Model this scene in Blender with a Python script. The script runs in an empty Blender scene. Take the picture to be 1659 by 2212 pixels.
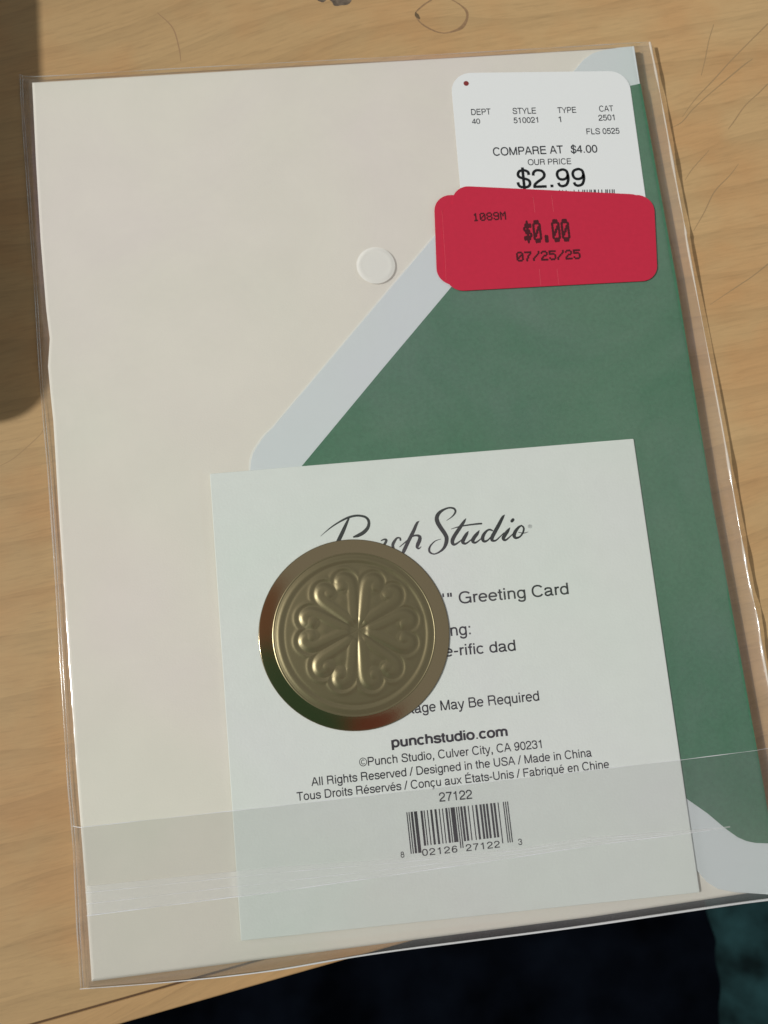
import bpy, bmesh, math, random
import numpy as np
from mathutils import Vector, Matrix
random.seed(7)
MM = 0.001
scene = bpy.context.scene
COL = scene.collection

# ------------------------------------------------------------------ camera
ROTV = (-0.18099, 0.08089, 0.10973)
CAMP = np.array([45.057, -139.348, 215.627])     # mm above the tabletop
FPX = 2300.26                                    # focal length for a picture 1659 px wide
def rotm(r):
    r = np.array(r); th = np.linalg.norm(r); k = r/th
    K = np.array([[0, -k[2], k[1]], [k[2], 0, -k[0]], [-k[1], k[0], 0]])
    return np.eye(3)+math.sin(th)*K+(1-math.cos(th))*K@K
RC = rotm(ROTV)
cam = bpy.data.cameras.new('camera'); camo = bpy.data.objects.new('camera', cam); COL.objects.link(camo)
cam.sensor_fit = 'HORIZONTAL'; cam.sensor_width = 36; cam.lens = FPX/1659*36
M = Matrix(RC.T.tolist()).to_4x4(); M.translation = Vector((CAMP*MM).tolist()); camo.matrix_world = M
cam.clip_start = 0.005; cam.clip_end = 20
cam.dof.use_dof = True; cam.dof.focus_distance = 0.212; cam.dof.aperture_fstop = 42
scene.camera = camo

# ------------------------------------------------------------------ light: dim even room, one lamp low on the left
LAMP_AZ, LAMP_EL, LAMP_D = math.radians(176), math.radians(45), 3.2
w = bpy.data.worlds.new('World'); scene.world = w; w.use_nodes = True
wt = w.node_tree; wt.nodes.clear()
def N(t, typ, **kw):
    n = t.nodes.new(typ)
    for k, v in kw.items():
        if k in n.inputs.keys(): n.inputs[k].default_value = v
        else: setattr(n, k, v)
    return n
wo = N(wt, 'ShaderNodeOutputWorld'); bg = N(wt, 'ShaderNodeBackground'); bg.inputs['Strength'].default_value = 0.85
wt.links.new(bg.outputs[0], wo.inputs[0])
tc = N(wt, 'ShaderNodeTexCoord')
def wdot(v):
    d = N(wt, 'ShaderNodeVectorMath', operation='DOT_PRODUCT'); wt.links.new(tc.outputs['Generated'], d.inputs[0]); d.inputs[1].default_value = v
    return d.outputs['Value']
def wramp(sock, a, b):
    m = N(wt, 'ShaderNodeMapRange'); m.interpolation_type = 'SMOOTHSTEP'
    wt.links.new(sock, m.inputs[0]); m.inputs[1].default_value = a; m.inputs[2].default_value = b
    return m.outputs[0]
def wmix(f, a, b):
    m = N(wt, 'ShaderNodeMix', data_type='RGBA'); wt.links.new(f, m.inputs[0])
    if isinstance(a, tuple): m.inputs[6].default_value = a
    else: wt.links.new(a, m.inputs[6])
    m.inputs[7].default_value = b
    return m.outputs[2]
def azv(deg): return (math.cos(math.radians(deg)), math.sin(math.radians(deg)), 0)
c = wmix(wramp(wdot((0, 0, 1)), 0.1, 0.97), (.12, .112, .10, 1), (.385, .39, .385, 1))      # walls to ceiling
def wblob(cx, cy, r0, r1):
    sb = N(wt, 'ShaderNodeVectorMath', operation='SUBTRACT'); wt.links.new(tc.outputs['Generated'], sb.inputs[0]); sb.inputs[1].default_value = (cx, cy, 0)
    ml = N(wt, 'ShaderNodeVectorMath', operation='MULTIPLY'); wt.links.new(sb.outputs[0], ml.inputs[0]); ml.inputs[1].default_value = (1, 1, 0)
    ln = N(wt, 'ShaderNodeVectorMath', operation='LENGTH'); wt.links.new(ml.outputs[0], ln.inputs[0])
    m = N(wt, 'ShaderNodeMapRange'); m.interpolation_type = 'SMOOTHSTEP'; wt.links.new(ln.outputs['Value'], m.inputs[0])
    m.inputs[1].default_value = r0; m.inputs[2].default_value = r1; m.inputs[3].default_value = 1; m.inputs[4].default_value = 0; return m.outputs[0]
def half(s_, k):
    m = N(wt, 'ShaderNodeMath', operation='MULTIPLY'); wt.links.new(s_, m.inputs[0]); m.inputs[1].default_value = k; return m.outputs[0]
c = wmix(half(wblob(-.25, -.22, .20, .46), .92), c, (.06, .12, .08, 1))
c = wmix(wblob(.07, -.26, .09, .15), c, (.22, .065, .05, 1))        # red patch put into the surroundings for the seal rim to reflect
c = wmix(wblob(-.30, .15, .12, .20), c, (.24, .12, .08, 1))
c = wmix(wblob(-.27, -.20, .225, .31), c, (.055, .12, .075, 1))      # dark green patch, added likewise for the rim's reflection
wt.links.new(c, bg.inputs[0])

ld = bpy.data.lights.new('room_lamp', 'AREA'); ld.shape = 'DISK'; ld.size = 0.085; ld.energy = 82; ld.color = (1, .995, .975)
lo = bpy.data.objects.new('room_lamp', ld); COL.objects.link(lo)
tgt = Vector((.05, -.09, 0))
lo.location = tgt+Vector((math.cos(LAMP_AZ)*math.cos(LAMP_EL), math.sin(LAMP_AZ)*math.cos(LAMP_EL), math.sin(LAMP_EL)))*LAMP_D
lo.rotation_euler = (tgt-lo.location).to_track_quat('-Z', 'Y').to_euler()
scene.view_settings.view_transform = 'Standard'; scene.view_settings.look = 'None'
scene.view_settings.exposure = 0.0; scene.view_settings.gamma = 1.0
scene.cycles.transparent_max_bounces = 24

# ------------------------------------------------------------------ helpers
def U(x, y, z=0.0):
    """point of the plane z (mm) seen at photograph pixel x, y -> mm"""
    d = RC.T@np.array([(x/1.82278-829.5)/FPX, -(y/1.82278-1106)/FPX, -1.0])
    p = CAMP+d*(z-CAMP[2])/d[2]
    return np.array([p[0], p[1]])
def zoomer(x0, y0, s):
    return lambda x, y: (x0+x*s, y0+y*s)
Z3 = zoomer(1650, 250, .6028); Z6 = zoomer(1200, 1980, .3014); Z7 = zoomer(1650, 1980, .3014)
ZT = zoomer(1100, 2650, .8439); ZG = zoomer(1500, 2200, .5425); ZD = zoomer(950, 2050, .5425)

def mesh_obj(name, verts, faces, mat=None, parent=None, smooth=False):
    me = bpy.data.meshes.new(name)
    me.from_pydata([(v[0]*MM, v[1]*MM, v[2]*MM) for v in verts], [], faces); me.update()
    if smooth: me.shade_smooth()
    o = bpy.data.objects.new(name, me); COL.objects.link(o)
    if mat: me.materials.append(mat)
    if parent: o.parent = parent
    return o
def thing(name, label, cat, group=None):
    o = bpy.data.objects.new(name, None); o.empty_display_size = .01; COL.objects.link(o)
    o['label'] = label; o['category'] = cat
    if group: o['group'] = group
    return o
def tri_fill(pts):
    from mathutils.geometry import tessellate_polygon
    return [tuple(t) for t in tessellate_polygon([[Vector((p[0], p[1], 0)) for p in pts]])]
def slab(name, pts, z0, z1, mat, parent=None, bevel=0.0, segs=3):
    """outline pts (mm, counter-clockwise or not) extruded from z0 to z1, optional bevelled rim"""
    bm = bmesh.new()
    vs = [bm.verts.new((p[0]*MM, p[1]*MM, z0*MM)) for p in pts]
    f = bm.faces.new(vs); bm.normal_update()
    if f.normal.z > 0: f.normal_flip()
    r = bmesh.ops.extrude_face_region(bm, geom=[f])
    for v in r['geom']:
        if isinstance(v, bmesh.types.BMVert): v.co.z = z1*MM
    bm.normal_update()
    if bevel:
        ed = [e for e in bm.edges if all(abs(v.co.z-z1*MM) < 1e-9 for v in e.verts)]
        bmesh.ops.bevel(bm, geom=ed, offset=bevel*MM, segments=segs, affect='EDGES', profile=.5)
    bmesh.ops.recalc_face_normals(bm, faces=bm.faces)
    me = bpy.data.meshes.new(name); bm.to_mesh(me); bm.free()
    o = bpy.data.objects.new(name, me); COL.objects.link(o); me.materials.append(mat)
    if parent: o.parent = parent
    return o
def rounded(pts, rad, n=10):
    out = []
    m = len(pts); R = rad if isinstance(rad, (list, tuple)) else [rad]*m
    for i in range(m):
        p = np.array(pts[i]); a = np.array(pts[i-1])-p; b = np.array(pts[(i+1) % m])-p; r = R[i]
        if r <= 0: out.append(tuple(p)); continue
        la, lb = np.linalg.norm(a), np.linalg.norm(b); a /= la; b /= lb
        ang = math.acos(np.clip(a@b, -1, 1)); t = r/math.tan(ang/2)
        t = min(t, la*.49, lb*.49); r = t*math.tan(ang/2)
        c = p+(a+b)/np.linalg.norm(a+b)*(r/math.sin(ang/2))
        s = p+a*t-c; e = p+b*t-c
        a0 = math.atan2(s[1], s[0]); a1 = math.atan2(e[1], e[0]); d = (a1-a0+math.pi) % (2*math.pi)-math.pi
        for k in range(n+1):
            q = a0+d*k/n; out.append((c[0]+r*math.cos(q), c[1]+r*math.sin(q)))
    return out
def catmull(P, n=8):
    P = [np.array(p, float) for p in P]; Q = [2*P[0]-P[1]]+P+[2*P[-1]-P[-2]]; out = []
    for i in range(1, len(Q)-2):
        for k in range(n):
            t = k/n; a, b, c, d = Q[i-1:i+3]
            out.append(.5*((2*b)+(-a+c)*t+(2*a-5*b+4*c-d)*t*t+(-a+3*b-3*c+d)*t**3))
    out.append(P[-1]); return out

# ------------------------------------------------------------------ materials
def mat(name, col, rough=.6, bump=0.0, bscale=3000, metal=0.0, mottle=0.0, mscale=60, spec=.5, detail=3):
    m = bpy.data.materials.new(name); m.use_nodes = True; t = m.node_tree; b = t.nodes['Principled BSDF']
    b.inputs['Base Color'].default_value = (*col, 1); b.inputs['Roughness'].default_value = rough
    b.inputs['Metallic'].default_value = metal; b.inputs['Specular IOR Level'].default_value = spec
    co = N(t, 'ShaderNodeTexCoord')
    if mottle:
        n = N(t, 'ShaderNodeTexNoise', Scale=mscale, Detail=5.0); t.links.new(co.outputs['Object'], n.inputs['Vector'])
        r = N(t, 'ShaderNodeMapRange'); t.links.new(n.outputs['Fac'], r.inputs[0]); r.inputs[1].default_value = .3; r.inputs[2].default_value = .7
        r.inputs[3].default_value = 1-mottle; r.inputs[4].default_value = 1+mottle*.6
        x = N(t, 'ShaderNodeVectorMath', operation='SCALE'); x.inputs[0].default_value = col; t.links.new(r.outputs[0], x.inputs['Scale'])
        t.links.new(x.outputs[0], b.inputs['Base Color'])
    if bump:
        n = N(t, 'ShaderNodeTexNoise', Scale=bscale, Detail=float(detail)); t.links.new(co.outputs['Object'], n.inputs['Vector'])
        u = N(t, 'ShaderNodeBump', Strength=bump); u.inputs['Distance'].default_value = 3e-5
        t.links.new(n.outputs['Fac'], u.inputs['Height']); t.links.new(u.outputs[0], b.inputs['Normal'])
    return m
m_cream = mat('cream_paper', (.815, .778, .685), .8, .7, 2600, mottle=.02, mscale=90, spec=.2)
m_card = mat('textured_card', (.785, .825, .775), .75, 1.0, 1900, mottle=.015, mscale=200, spec=.2)
m_flap = mat('pale_blue_paper', (.70, .75, .75), .8, .2, 3000, spec=.2)
m_liner = mat('green_liner_paper', (.070, .195, .112), .8, .7, 2500, mottle=.10, mscale=1500, spec=.25)
m_tag = mat('white_label_paper', (.86, .88, .875), .55, .1, 2000, spec=.4)
m_red = mat('red_label_paper', (.61, .022, .060), .6, .4, 2500, mottle=.03, mscale=900, spec=.35)
m_redline = mat('pale_red_paper_edge', (.72, .10, .13), .7)
m_ink = mat('black_ink', (.012, .014, .016), .6, spec=.2)
m_ink2 = mat('grey_ink', (.045, .048, .055), .6, spec=.2)
m_maroon = mat('maroon_ink', (.085, .014, .02), .7, spec=.2)
m_dot = mat('dark_red_ink', (.25, .03, .03), .7)

m_gold = mat('gold_foil', (.335, .285, .165), .36, .25, 2500, metal=1.0)

def film(name, haze=.0, rough=.08, tint=(.97, .97, .97), bumpd=0.0, fres=1.5, hazecol=(.8, .8, .8), gl=(1, 1, 1), sheen=0):
    m = bpy.data.materials.new(name); m.use_nodes = True; t = m.node_tree; t.nodes.clear()
    o = N(t, 'ShaderNodeOutputMaterial'); tr = N(t, 'ShaderNodeBsdfTransparent'); tr.inputs[0].default_value = (*tint, 1)
    g = N(t, 'ShaderNodeBsdfGlossy'); g.inputs['Roughness'].default_value = rough; g.inputs['Color'].default_value = (*gl, 1)
    d = N(t, 'ShaderNodeBsdfDiffuse'); d.inputs[0].default_value = (*hazecol, 1)
    lw = N(t, 'ShaderNodeLayerWeight', Blend=0.5); pw = N(t, 'ShaderNodeMath', operation='POWER'); t.links.new(lw.outputs['Facing'], pw.inputs[0]); pw.inputs[1].default_value = 4.5
    fr = N(t, 'ShaderNodeMapRange'); t.links.new(pw.outputs[0], fr.inputs[0]); fr.inputs[3].default_value = ((fres-1)/(fres+1))**2*1.15; fr.inputs[4].default_value = 1.0
    mx = N(t, 'ShaderNodeMixShader'); t.links.new(fr.outputs[0], mx.inputs[0]); t.links.new(tr.outputs[0], mx.inputs[1]); t.links.new(g.outputs[0], mx.inputs[2])
    m2 = N(t, 'ShaderNodeMixShader'); m2.inputs[0].default_value = haze
    if sheen:  # uneven sheen of the film painted as patches of haze
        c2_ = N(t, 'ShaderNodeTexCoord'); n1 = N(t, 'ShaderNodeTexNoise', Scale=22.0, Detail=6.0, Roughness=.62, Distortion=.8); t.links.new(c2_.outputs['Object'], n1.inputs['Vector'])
        r1 = N(t, 'ShaderNodeMapRange'); t.links.new(n1.outputs['Fac'], r1.inputs[0]); r1.inputs[1].default_value = .36; r1.inputs[2].default_value = .68; r1.inputs[3].default_value = haze; r1.inputs[4].default_value = haze+sheen
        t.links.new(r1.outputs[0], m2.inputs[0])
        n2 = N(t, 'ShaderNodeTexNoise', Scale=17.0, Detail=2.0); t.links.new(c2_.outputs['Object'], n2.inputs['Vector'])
        cr = N(t, 'ShaderNodeValToRGB'); t.links.new(n2.outputs['Fac'], cr.inputs[0]); el = cr.color_ramp.elements     # green and lavender reflection tints painted into the haze
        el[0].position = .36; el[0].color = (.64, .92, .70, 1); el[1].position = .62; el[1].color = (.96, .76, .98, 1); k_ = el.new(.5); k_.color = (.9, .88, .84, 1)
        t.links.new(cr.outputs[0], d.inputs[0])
    t.links.new(mx.outputs[0], m2.inputs[1]); t.links.new(d.outputs[0], m2.inputs[2]); t.links.new(m2.outputs[0], o.inputs[0])
    if bumpd:
        co = N(t, 'ShaderNodeTexCoord'); n = N(t, 'ShaderNodeTexNoise', Scale=70.0, Detail=2.0); t.links.new(co.outputs['Object'], n.inputs['Vector'])
        u = N(t, 'ShaderNodeBump', Strength=1.0); u.inputs['Distance'].default_value = bumpd
        t.links.new(n.outputs['Fac'], u.inputs['Height']); t.links.new(u.outputs[0], g.inputs['Normal']); t.links.new(u.outputs[0], lw.inputs['Normal'])
    return m
m_film = film('clear_film', haze=.012, rough=.10, bumpd=1.5e-4, sheen=.06)
m_filmb = film('clear_film_back', haze=.04, rough=.15, tint=(.985, .975, .975))
m_filmflap = film('clear_film_doubled', haze=.05, rough=.12, tint=(.965, .965, .965), hazecol=(.4, .4, .4), bumpd=1e-4)
m_strip = film('adhesive_film', haze=.26, rough=.3, tint=(1, 1, 1), hazecol=(.95, .95, .93))
m_glint = film('film_fold_glint', haze=.75, rough=.15, tint=(1, 1, 1), fres=3.0, hazecol=(.97, .98, 1.0))  # near-white haze paints the glint along the folds
m_warm = film('film_fold_warm', haze=.5, rough=.12, tint=(.9, .88, .85), fres=2.4, hazecol=(.95, .86, .74))  # warm haze colour stands in for wood reflected in the fold
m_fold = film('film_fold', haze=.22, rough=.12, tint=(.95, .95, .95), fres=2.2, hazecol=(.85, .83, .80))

# wood
def wood(name, cols, ang):
    m = bpy.data.materials.new(name); m.use_nodes = True; t = m.node_tree; b = t.nodes['Principled BSDF']
    co = N(t, 'ShaderNodeTexCoord'); mp = N(t, 'ShaderNodeMapping'); mp.inputs['Rotation'].default_value = (0, 0, -ang)
    t.links.new(co.outputs['Object'], mp.inputs[0])
    # slow warp so the lines wander
    wq = N(t, 'ShaderNodeMapping'); wq.inputs['Scale'].default_value = (.7, 1.6, 1); t.links.new(mp.outputs[0], wq.inputs[0]); wn = N(t, 'ShaderNodeTexNoise', Scale=8.0, Detail=2.0); t.links.new(wq.outputs[0], wn.inputs['Vector'])
    ws = N(t, 'ShaderNodeVectorMath', operation='SCALE'); ws.inputs['Scale'].default_value = .030; t.links.new(wn.outputs['Color'], ws.inputs[0])
    wa = N(t, 'ShaderNodeVectorMath', operation='ADD'); t.links.new(mp.outputs[0], wa.inputs[0]); t.links.new(ws.outputs[0], wa.inputs[1])
    def stretched(sx, sy, detail, rough=.55, src=wa):
        s = N(t, 'ShaderNodeMapping'); s.inputs['Scale'].default_value = (sx, sy, 1); t.links.new(src.outputs[0], s.inputs[0])
        n = N(t, 'ShaderNodeTexNoise', Scale=1.0, Detail=float(detail), Roughness=rough); t.links.new(s.outputs[0], n.inputs['Vector']); return n.outputs['Fac']
    def rng(s, a, b_, lo, hi):
        r = N(t, 'ShaderNodeMapRange'); t.links.new(s, r.inputs[0]); r.inputs[1].default_value = a; r.inputs[2].default_value = b_; r.inputs[3].default_value = lo; r.inputs[4].default_value = hi; return r.outputs[0]
    def mul(a, b_):
        r = N(t, 'ShaderNodeMath', operation='MULTIPLY'); t.links.new(a, r.inputs[0]); t.links.new(b_, r.inputs[1]); return r.outputs[0]
    broad = stretched(10, 55, 2)
    lines = N(t, 'ShaderNodeTexWave', Scale=32.0, Distortion=4.5, Detail=2.0); lines.bands_direction = 'Y'; lines.wave_profile = 'SAW'
    lines.inputs['Detail Scale'].default_value = 1.2; lines.inputs['Detail Roughness'].default_value = .6
    ls = N(t, 'ShaderNodeMapping'); ls.inputs['Scale'].default_value = (.35, 1, 1); t.links.new(wa.outputs[0], ls.inputs[0]); t.links.new(ls.outputs[0], lines.inputs['Vector'])
    fine = stretched(150, 1500, 4, .65); fleck = stretched(90, 1100, 5, .75)
    tint = stretched(35, 45, 3)
    r = N(t, 'ShaderNodeValToRGB'); e = r.color_ramp.elements
    e[0].position = .28; e[0].color = (*cols[0], 1); e[1].position = .72; e[1].color = (*cols[1], 1)
    t.links.new(broad, r.inputs[0])
    f = mul(rng(lines.outputs['Fac'], .60, 1.0, 1.01, .91), mul(rng(fine, .3, .7, .94, 1.05), rng(fleck, .50, .70, 1.02, .87)))
    sx_ = N(t, 'ShaderNodeSeparateXYZ'); t.links.new(co.outputs['Object'], sx_.inputs[0]); f = mul(f, rng(sx_.outputs['X'], 0.0, .15, .97, 1.20))   # brighter sheen towards the right painted into the wood colour
    sc = N(t, 'ShaderNodeVectorMath', operation='SCALE'); t.links.new(r.outputs[0], sc.inputs[0]); t.links.new(f, sc.inputs['Scale'])
    mx = N(t, 'ShaderNodeMix', data_type='RGBA'); mx.blend_type = 'MULTIPLY'; mx.inputs[7].default_value = (1.0, .905, .85, 1)
    t.links.new(rng(tint, .45, .62, 0, 1), mx.inputs[0]); t.links.new(sc.outputs[0], mx.inputs[6]); t.links.new(mx.outputs[2], b.inputs['Base Color'])
    b.inputs['Roughness'].default_value = .42; b.inputs['Specular IOR Level'].default_value = .35
    u = N(t, 'ShaderNodeBump', Strength=.25); u.inputs['Distance'].default_value = 5e-5; t.links.new(fine, u.inputs['Height']); t.links.new(u.outputs[0], b.inputs['Normal'])
    return m
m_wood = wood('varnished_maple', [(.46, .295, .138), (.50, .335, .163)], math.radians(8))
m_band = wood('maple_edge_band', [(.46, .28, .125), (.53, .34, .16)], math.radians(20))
m_gap = mat('dark_glue_line', (.11, .055, .02), .8)
m_scratch = mat('table_scratch', (.385, .25, .122), .8)
m_smudge = mat('charcoal_smudge', (.16, .12, .085), .8, mottle=.5, mscale=900)
m_floor = mat('dark_floor', (.0035, .005, .0085), .95, mottle=.7, mscale=16, spec=0)
m_teal = mat('teal_cloth', (.012, .036, .039), .95, .8, 900, mottle=.75, mscale=45, spec=.1)
m_blocker = mat('blocker_dark', (.03, .035, .045), .4, .2, 300)

# ------------------------------------------------------------------ table, floor, cloth
P1, P2 = U(477, 4032), U(1450, 3754)          # table edge at the bottom of the picture
ed = (P2-P1)/np.linalg.norm(P2-P1); nrm = np.array([-ed[1], ed[0]])   # nrm points onto the table
def tp(s, d): return tuple(P1+ed*s+nrm*d)
table = thing('wooden_table', 'light maple wooden table, scratched, under the sleeved greeting card', 'table')
GW = 4.1
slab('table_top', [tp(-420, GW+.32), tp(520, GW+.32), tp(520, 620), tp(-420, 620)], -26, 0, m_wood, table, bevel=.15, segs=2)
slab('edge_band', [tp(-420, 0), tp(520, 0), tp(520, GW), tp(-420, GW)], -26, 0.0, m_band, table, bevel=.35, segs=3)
slab('glue_line', [tp(-420, GW), tp(520, GW), tp(520, GW+.32), tp(-420, GW+.32)], -26, -.12, m_gap, table)
for sx, sd in ((-380, 60), (480, 60), (-380, 580), (480, 580)):
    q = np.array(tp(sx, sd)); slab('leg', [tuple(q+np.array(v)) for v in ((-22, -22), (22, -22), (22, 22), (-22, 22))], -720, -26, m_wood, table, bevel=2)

def ribbon(name, strokes, z, mt, parent, n=8, cap=True, dz=.0015):
    """strokes: list of [(x, y, width)] in mm; flat variable-width pen strokes"""
    V = []; F = []
    for k, st in enumerate(strokes):
        pts = catmull(st, n); zz = z+k*dz; L = []; 
        for i, p in enumerate(pts):
            a = pts[max(0, i-1)]; b = pts[min(len(pts)-1, i+1)]; d = (b-a)[:2]; l = np.linalg.norm(d)
            d = d/l if l > 1e-9 else np.array([1, 0]); nn = np.array([-d[1], d[0]]); L.append((p, nn))
        b0 = len(V)
        for p, nn in L:
            h = max(p[2], .02)/2; V.append((*(p[:2]+nn*h), zz)); V.append((*(p[:2]-nn*h), zz))
        for i in range(len(L)-1):
            q = b0+2*i; F.append((q+1, q+3, q+2, q))
        if cap:
            for p, nn in (L[0], L[-1]):
                b1 = len(V); r = max(p[2], .02)/2; V.append((p[0], p[1], zz+.0006))
                for j in range(10): V.append((p[0]+r*math.cos(j*math.tau/10), p[1]+r*math.sin(j*math.tau/10), zz+.0006))
                for j in range(10): F.append((b1, b1+1+j, b1+1+(j+1) % 10))
    return mesh_obj(name, V, F, mt, parent)
def pxstrokes(sts, zm, z, ws=1.0):
    out = []
    for st in sts:
        o = []
        for x, y, wd in st:
            X, Y = zm(x, y); p = U(X, Y, z); q = U(*zm(x+10, y), z); o.append((p[0], p[1], wd*np.linalg.norm(q-p)/10*ws))
        out.append(o)
    return out
ZS = zoomer(2400, 100, .3761)
scr = [[(640, 1075, 3), (760, 1010, 7), (880, 870, 7), (1080, 690, 7), (1390, 430, 9), (1500, 350, 4)],
       [(760, 960, 3), (900, 770, 6), (1090, 570, 8), (1300, 340, 7), (1659, -20, 8)],
       [(960, 525, 4), (1000, 360, 6), (1040, 160, 6), (1090, -10, 5)],
       [(880, 2150, 4), (990, 1960, 7), (1100, 1740, 8), (1260, 1570, 6), (1350, 1450, 3)],
       [(1240, 1090, 4), (1300, 1010, 8), (1420, 840, 7), (1560, 710, 7), (1659, 610, 8)],
       [(790, 1620, 3), (870, 1500, 6), (1040, 1310, 4)]]
for s in scr: ribbon('scratch', pxstrokes([s], ZS, 0, 1.5), .006, m_scratch, table, cap=False)
I = zoomer(0, 0, 1)
ribbon('scratch', pxstrokes([[(2795, 1200, 1.5), (2900, 1130, 4), (2960, 1090, 4), (3030, 1035, 5)]], I, 0), .006, m_scratch, table, cap=False)
ribbon('scratch', pxstrokes([[(0, 1835, 3), (60, 1800, 4), (150, 1720, 4), (172, 1690, 2)]], I, 0), .006, m_scratch, table, cap=False)
ribbon('scratch', pxstrokes([[(620, 50, 3), (680, 110, 5), (705, 190, 5), (712, 240, 3)]], I, 0), .006, mat('faint_scratch', (.36, .22, .11), .8), table, cap=False)
# ring mark and smudge behind the sleeve
ZR = zoomer(1200, 0, .4822)
ribbon('ring_stain', pxstrokes([[(1040, -5, 12), (960, 50, 14), (905, 110, 10), (940, 180, 12), (1030, 240, 14), (1130, 270, 9), (1230, 250, 20), (1290, 215, 30), (1325, 150, 20), (1320, 90, 22), (1270, 40, 12), (1190, -10, 10)]], ZR, 0), .006, mat('stain', (.33, .20, .10), .8, mottle=.25, mscale=1500), table, cap=False)
ribbon('ring_stain', pxstrokes([[(905, 104, 12), (915, 125, 34), (935, 150, 16)]], ZR, 0), .012, mat('stain_dark', (.15, .10, .05), .8), table)
def blob(name, cx, cy, rx, ry, z, mt, parent, n=40, am=.22):
    c0 = U(cx, cy, 0); s = np.linalg.norm(U(cx+10, cy, 0)-c0)/10
    ph = [random.random()*6.28 for _ in range(4)]; V = []
    for k in range(n):
        t = k*math.tau/n; q = 1+am*sum(math.sin((i+2)*t+ph[i])/(i+1.5) for i in range(4))
        V.append((c0[0]+rx*s*q*math.cos(t), c0[1]+ry*s*q*math.sin(t), z))
    return mesh_obj(name, V, [tuple(range(n))], mt, parent)
blob('smudge', 1340, 2, 38, 26, .006, m_smudge, table); blob('smudge', 1266, -2, 16, 12, .006, m_smudge, table)

# floor far below the table edge, with teal cloth to the right
fl = mesh_obj('floor', [(-2500, -2500, -720.5), (2500, -2500, -720.5), (2500, 2500, -720.5), (-2500, 2500, -720.5)], [(0, 1, 2, 3)], m_floor); fl['kind'] = 'structure'
zc = -400.0
V = []; F = []; nx, ny = 50, 60
e0 = [(2875, 3450), (2892, 3600), (2918, 3720), (2915, 3800), (2940, 3900), (2972, 4032), (2995, 4200)]
rr = catmull([(*U(x, y, zc), 0) for x, y in e0], 10); rng_ = random.Random(3)
for j in range(ny+1):
    q0 = j*(len(rr)-1)/ny; q1 = min(int(q0), len(rr)-2); a = rr[q1]*(1-q0+q1)+rr[q1+1]*(q0-q1)
    for i in range(nx+1):
        u = i/nx; x = a[0]+u*480; y = a[1]+u*8
        z = zc-18*(1-u)**6+5*math.sin(x*.06+y*.03)+3*math.sin(x*.11-y*.09+1)-(1-min(1, u*14))**2*14
        V.append((x, y, z))
for j in range(ny):
    for i in range(nx): q = j*(nx+1)+i; F.append((q, q+1, q+nx+2, q+nx+1))
tl = mesh_obj('teal_cloth', V, F, m_teal, smooth=True)
sd = tl.modifiers.new('thick', 'SOLIDIFY'); sd.thickness = .012
tl['label'] = 'dark teal soft cloth hanging in the gloom below the table edge'; tl['category'] = 'cloth'

# unseen tin standing left of the picture: added to throw shade on the table
TH = 40.0; LP = np.array(lo.location)*1000
def q_(x, y): p = U(x, y, 0); p = p+(LP[:2]-p)*TH/LP[2]; return (p[0], p[1])
c1, c2 = np.array(q_(158, -260)), np.array(q_(228, 1650)); dn = (c2-c1)/np.linalg.norm(c2-c1); lf = np.array([dn[1], -dn[0]])
if lf[0] > 0: lf = -lf
tin = thing('shadow_blocker', 'unseen added tin standing left of the card, throwing the shadow', 'tin')
blockerpts = [tuple(c1), tuple(c2), tuple(c2+lf*70), tuple(c1+lf*70)]
slab('blocker_body', rounded(blockerpts, 11, 12), 0.05, TH-8, m_blocker, tin, bevel=.6)
slab('blocker_lid', rounded([tuple(np.array(p)) for p in blockerpts], 11, 12), TH-7.7, TH, m_blocker, tin, bevel=1.2)

# ------------------------------------------------------------------ envelope
ENW, ENH = 133.35, 184.15
ZE0, ZE1 = .30, 2.6
left = [U(x, y, ZE1) for x, y in [(123, 319), (139, 641), (157, 946), (179, 1217), (193, 1330), (186, 1440), (197, 1560), (207, 1658), (228, 2010), (262, 2500), (298, 3033), (330, 3450), (358, 3868)]]
env = thing('envelope', 'large cream envelope with green-lined flap folded over, lying inside the clear sleeve', 'envelope')
tr = U(2499, 180, ZE1); br = np.array([ENW+.2, -ENH])
botp = [U(715+358, 3868-68, ZE1), U(1458, 3721, ZE1), U(2324, 3614, ZE1), U(2715, 3560, ZE1)]
rightp = [U(x, y, ZE1) for x, y in [(2522, 328), (2666, 1100), (2806, 1965), (2921, 2600), (3019, 3148)]]
body = [tuple(p) for p in left]+[tuple(botp[2]), tuple(br)]+[tuple(p) for p in rightp[::-1]]+[tuple(tr)]
slab('envelope_body', body, ZE0, ZE1, m_cream, env, bevel=.7, segs=4)
zf = 2.92
def UP(L, z): return [tuple(U(x, y, z)) for x, y in L]
flapc = [(2497, 181), (2440, 186), (2392, 193), (2355, 202), (2332, 210), (2299, 233), (2259, 279), (1700, 941), (1483, 1197), (1110, 1640), (1075, 1682), (1040, 1716), (1012, 1755), (995, 1785), (987, 1815), (984, 1860), (995, 2080), (1020, 2130), (1400, 2420), (2400, 3170), (2753, 3436), (2785, 3474), (2829, 3501), (2894, 3514), (3024, 3522)]
fp = UP(flapc, zf)
er = [np.array(p) for p in rightp]
inset = [tuple(p+np.array([-.25, 0])) for p in er]
fp = fp+[(br[0]-.25, fp[-1][1]+.2)]+inset[::-1]
slab('envelope_flap', fp, ZE1+.02, zf, m_flap, env, bevel=.10, segs=2)
lin = [(2522, 329), (2429, 349), (1772, 1136), (1512, 1445), (1185, 1839), (1120, 1930), (1110, 2010), (1150, 2070), (2380, 2920), (2715, 3153), (2785, 3202), (2856, 3262), (2905, 3297), (2940, 3312), (2975, 3319), (3024, 3321)]
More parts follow.
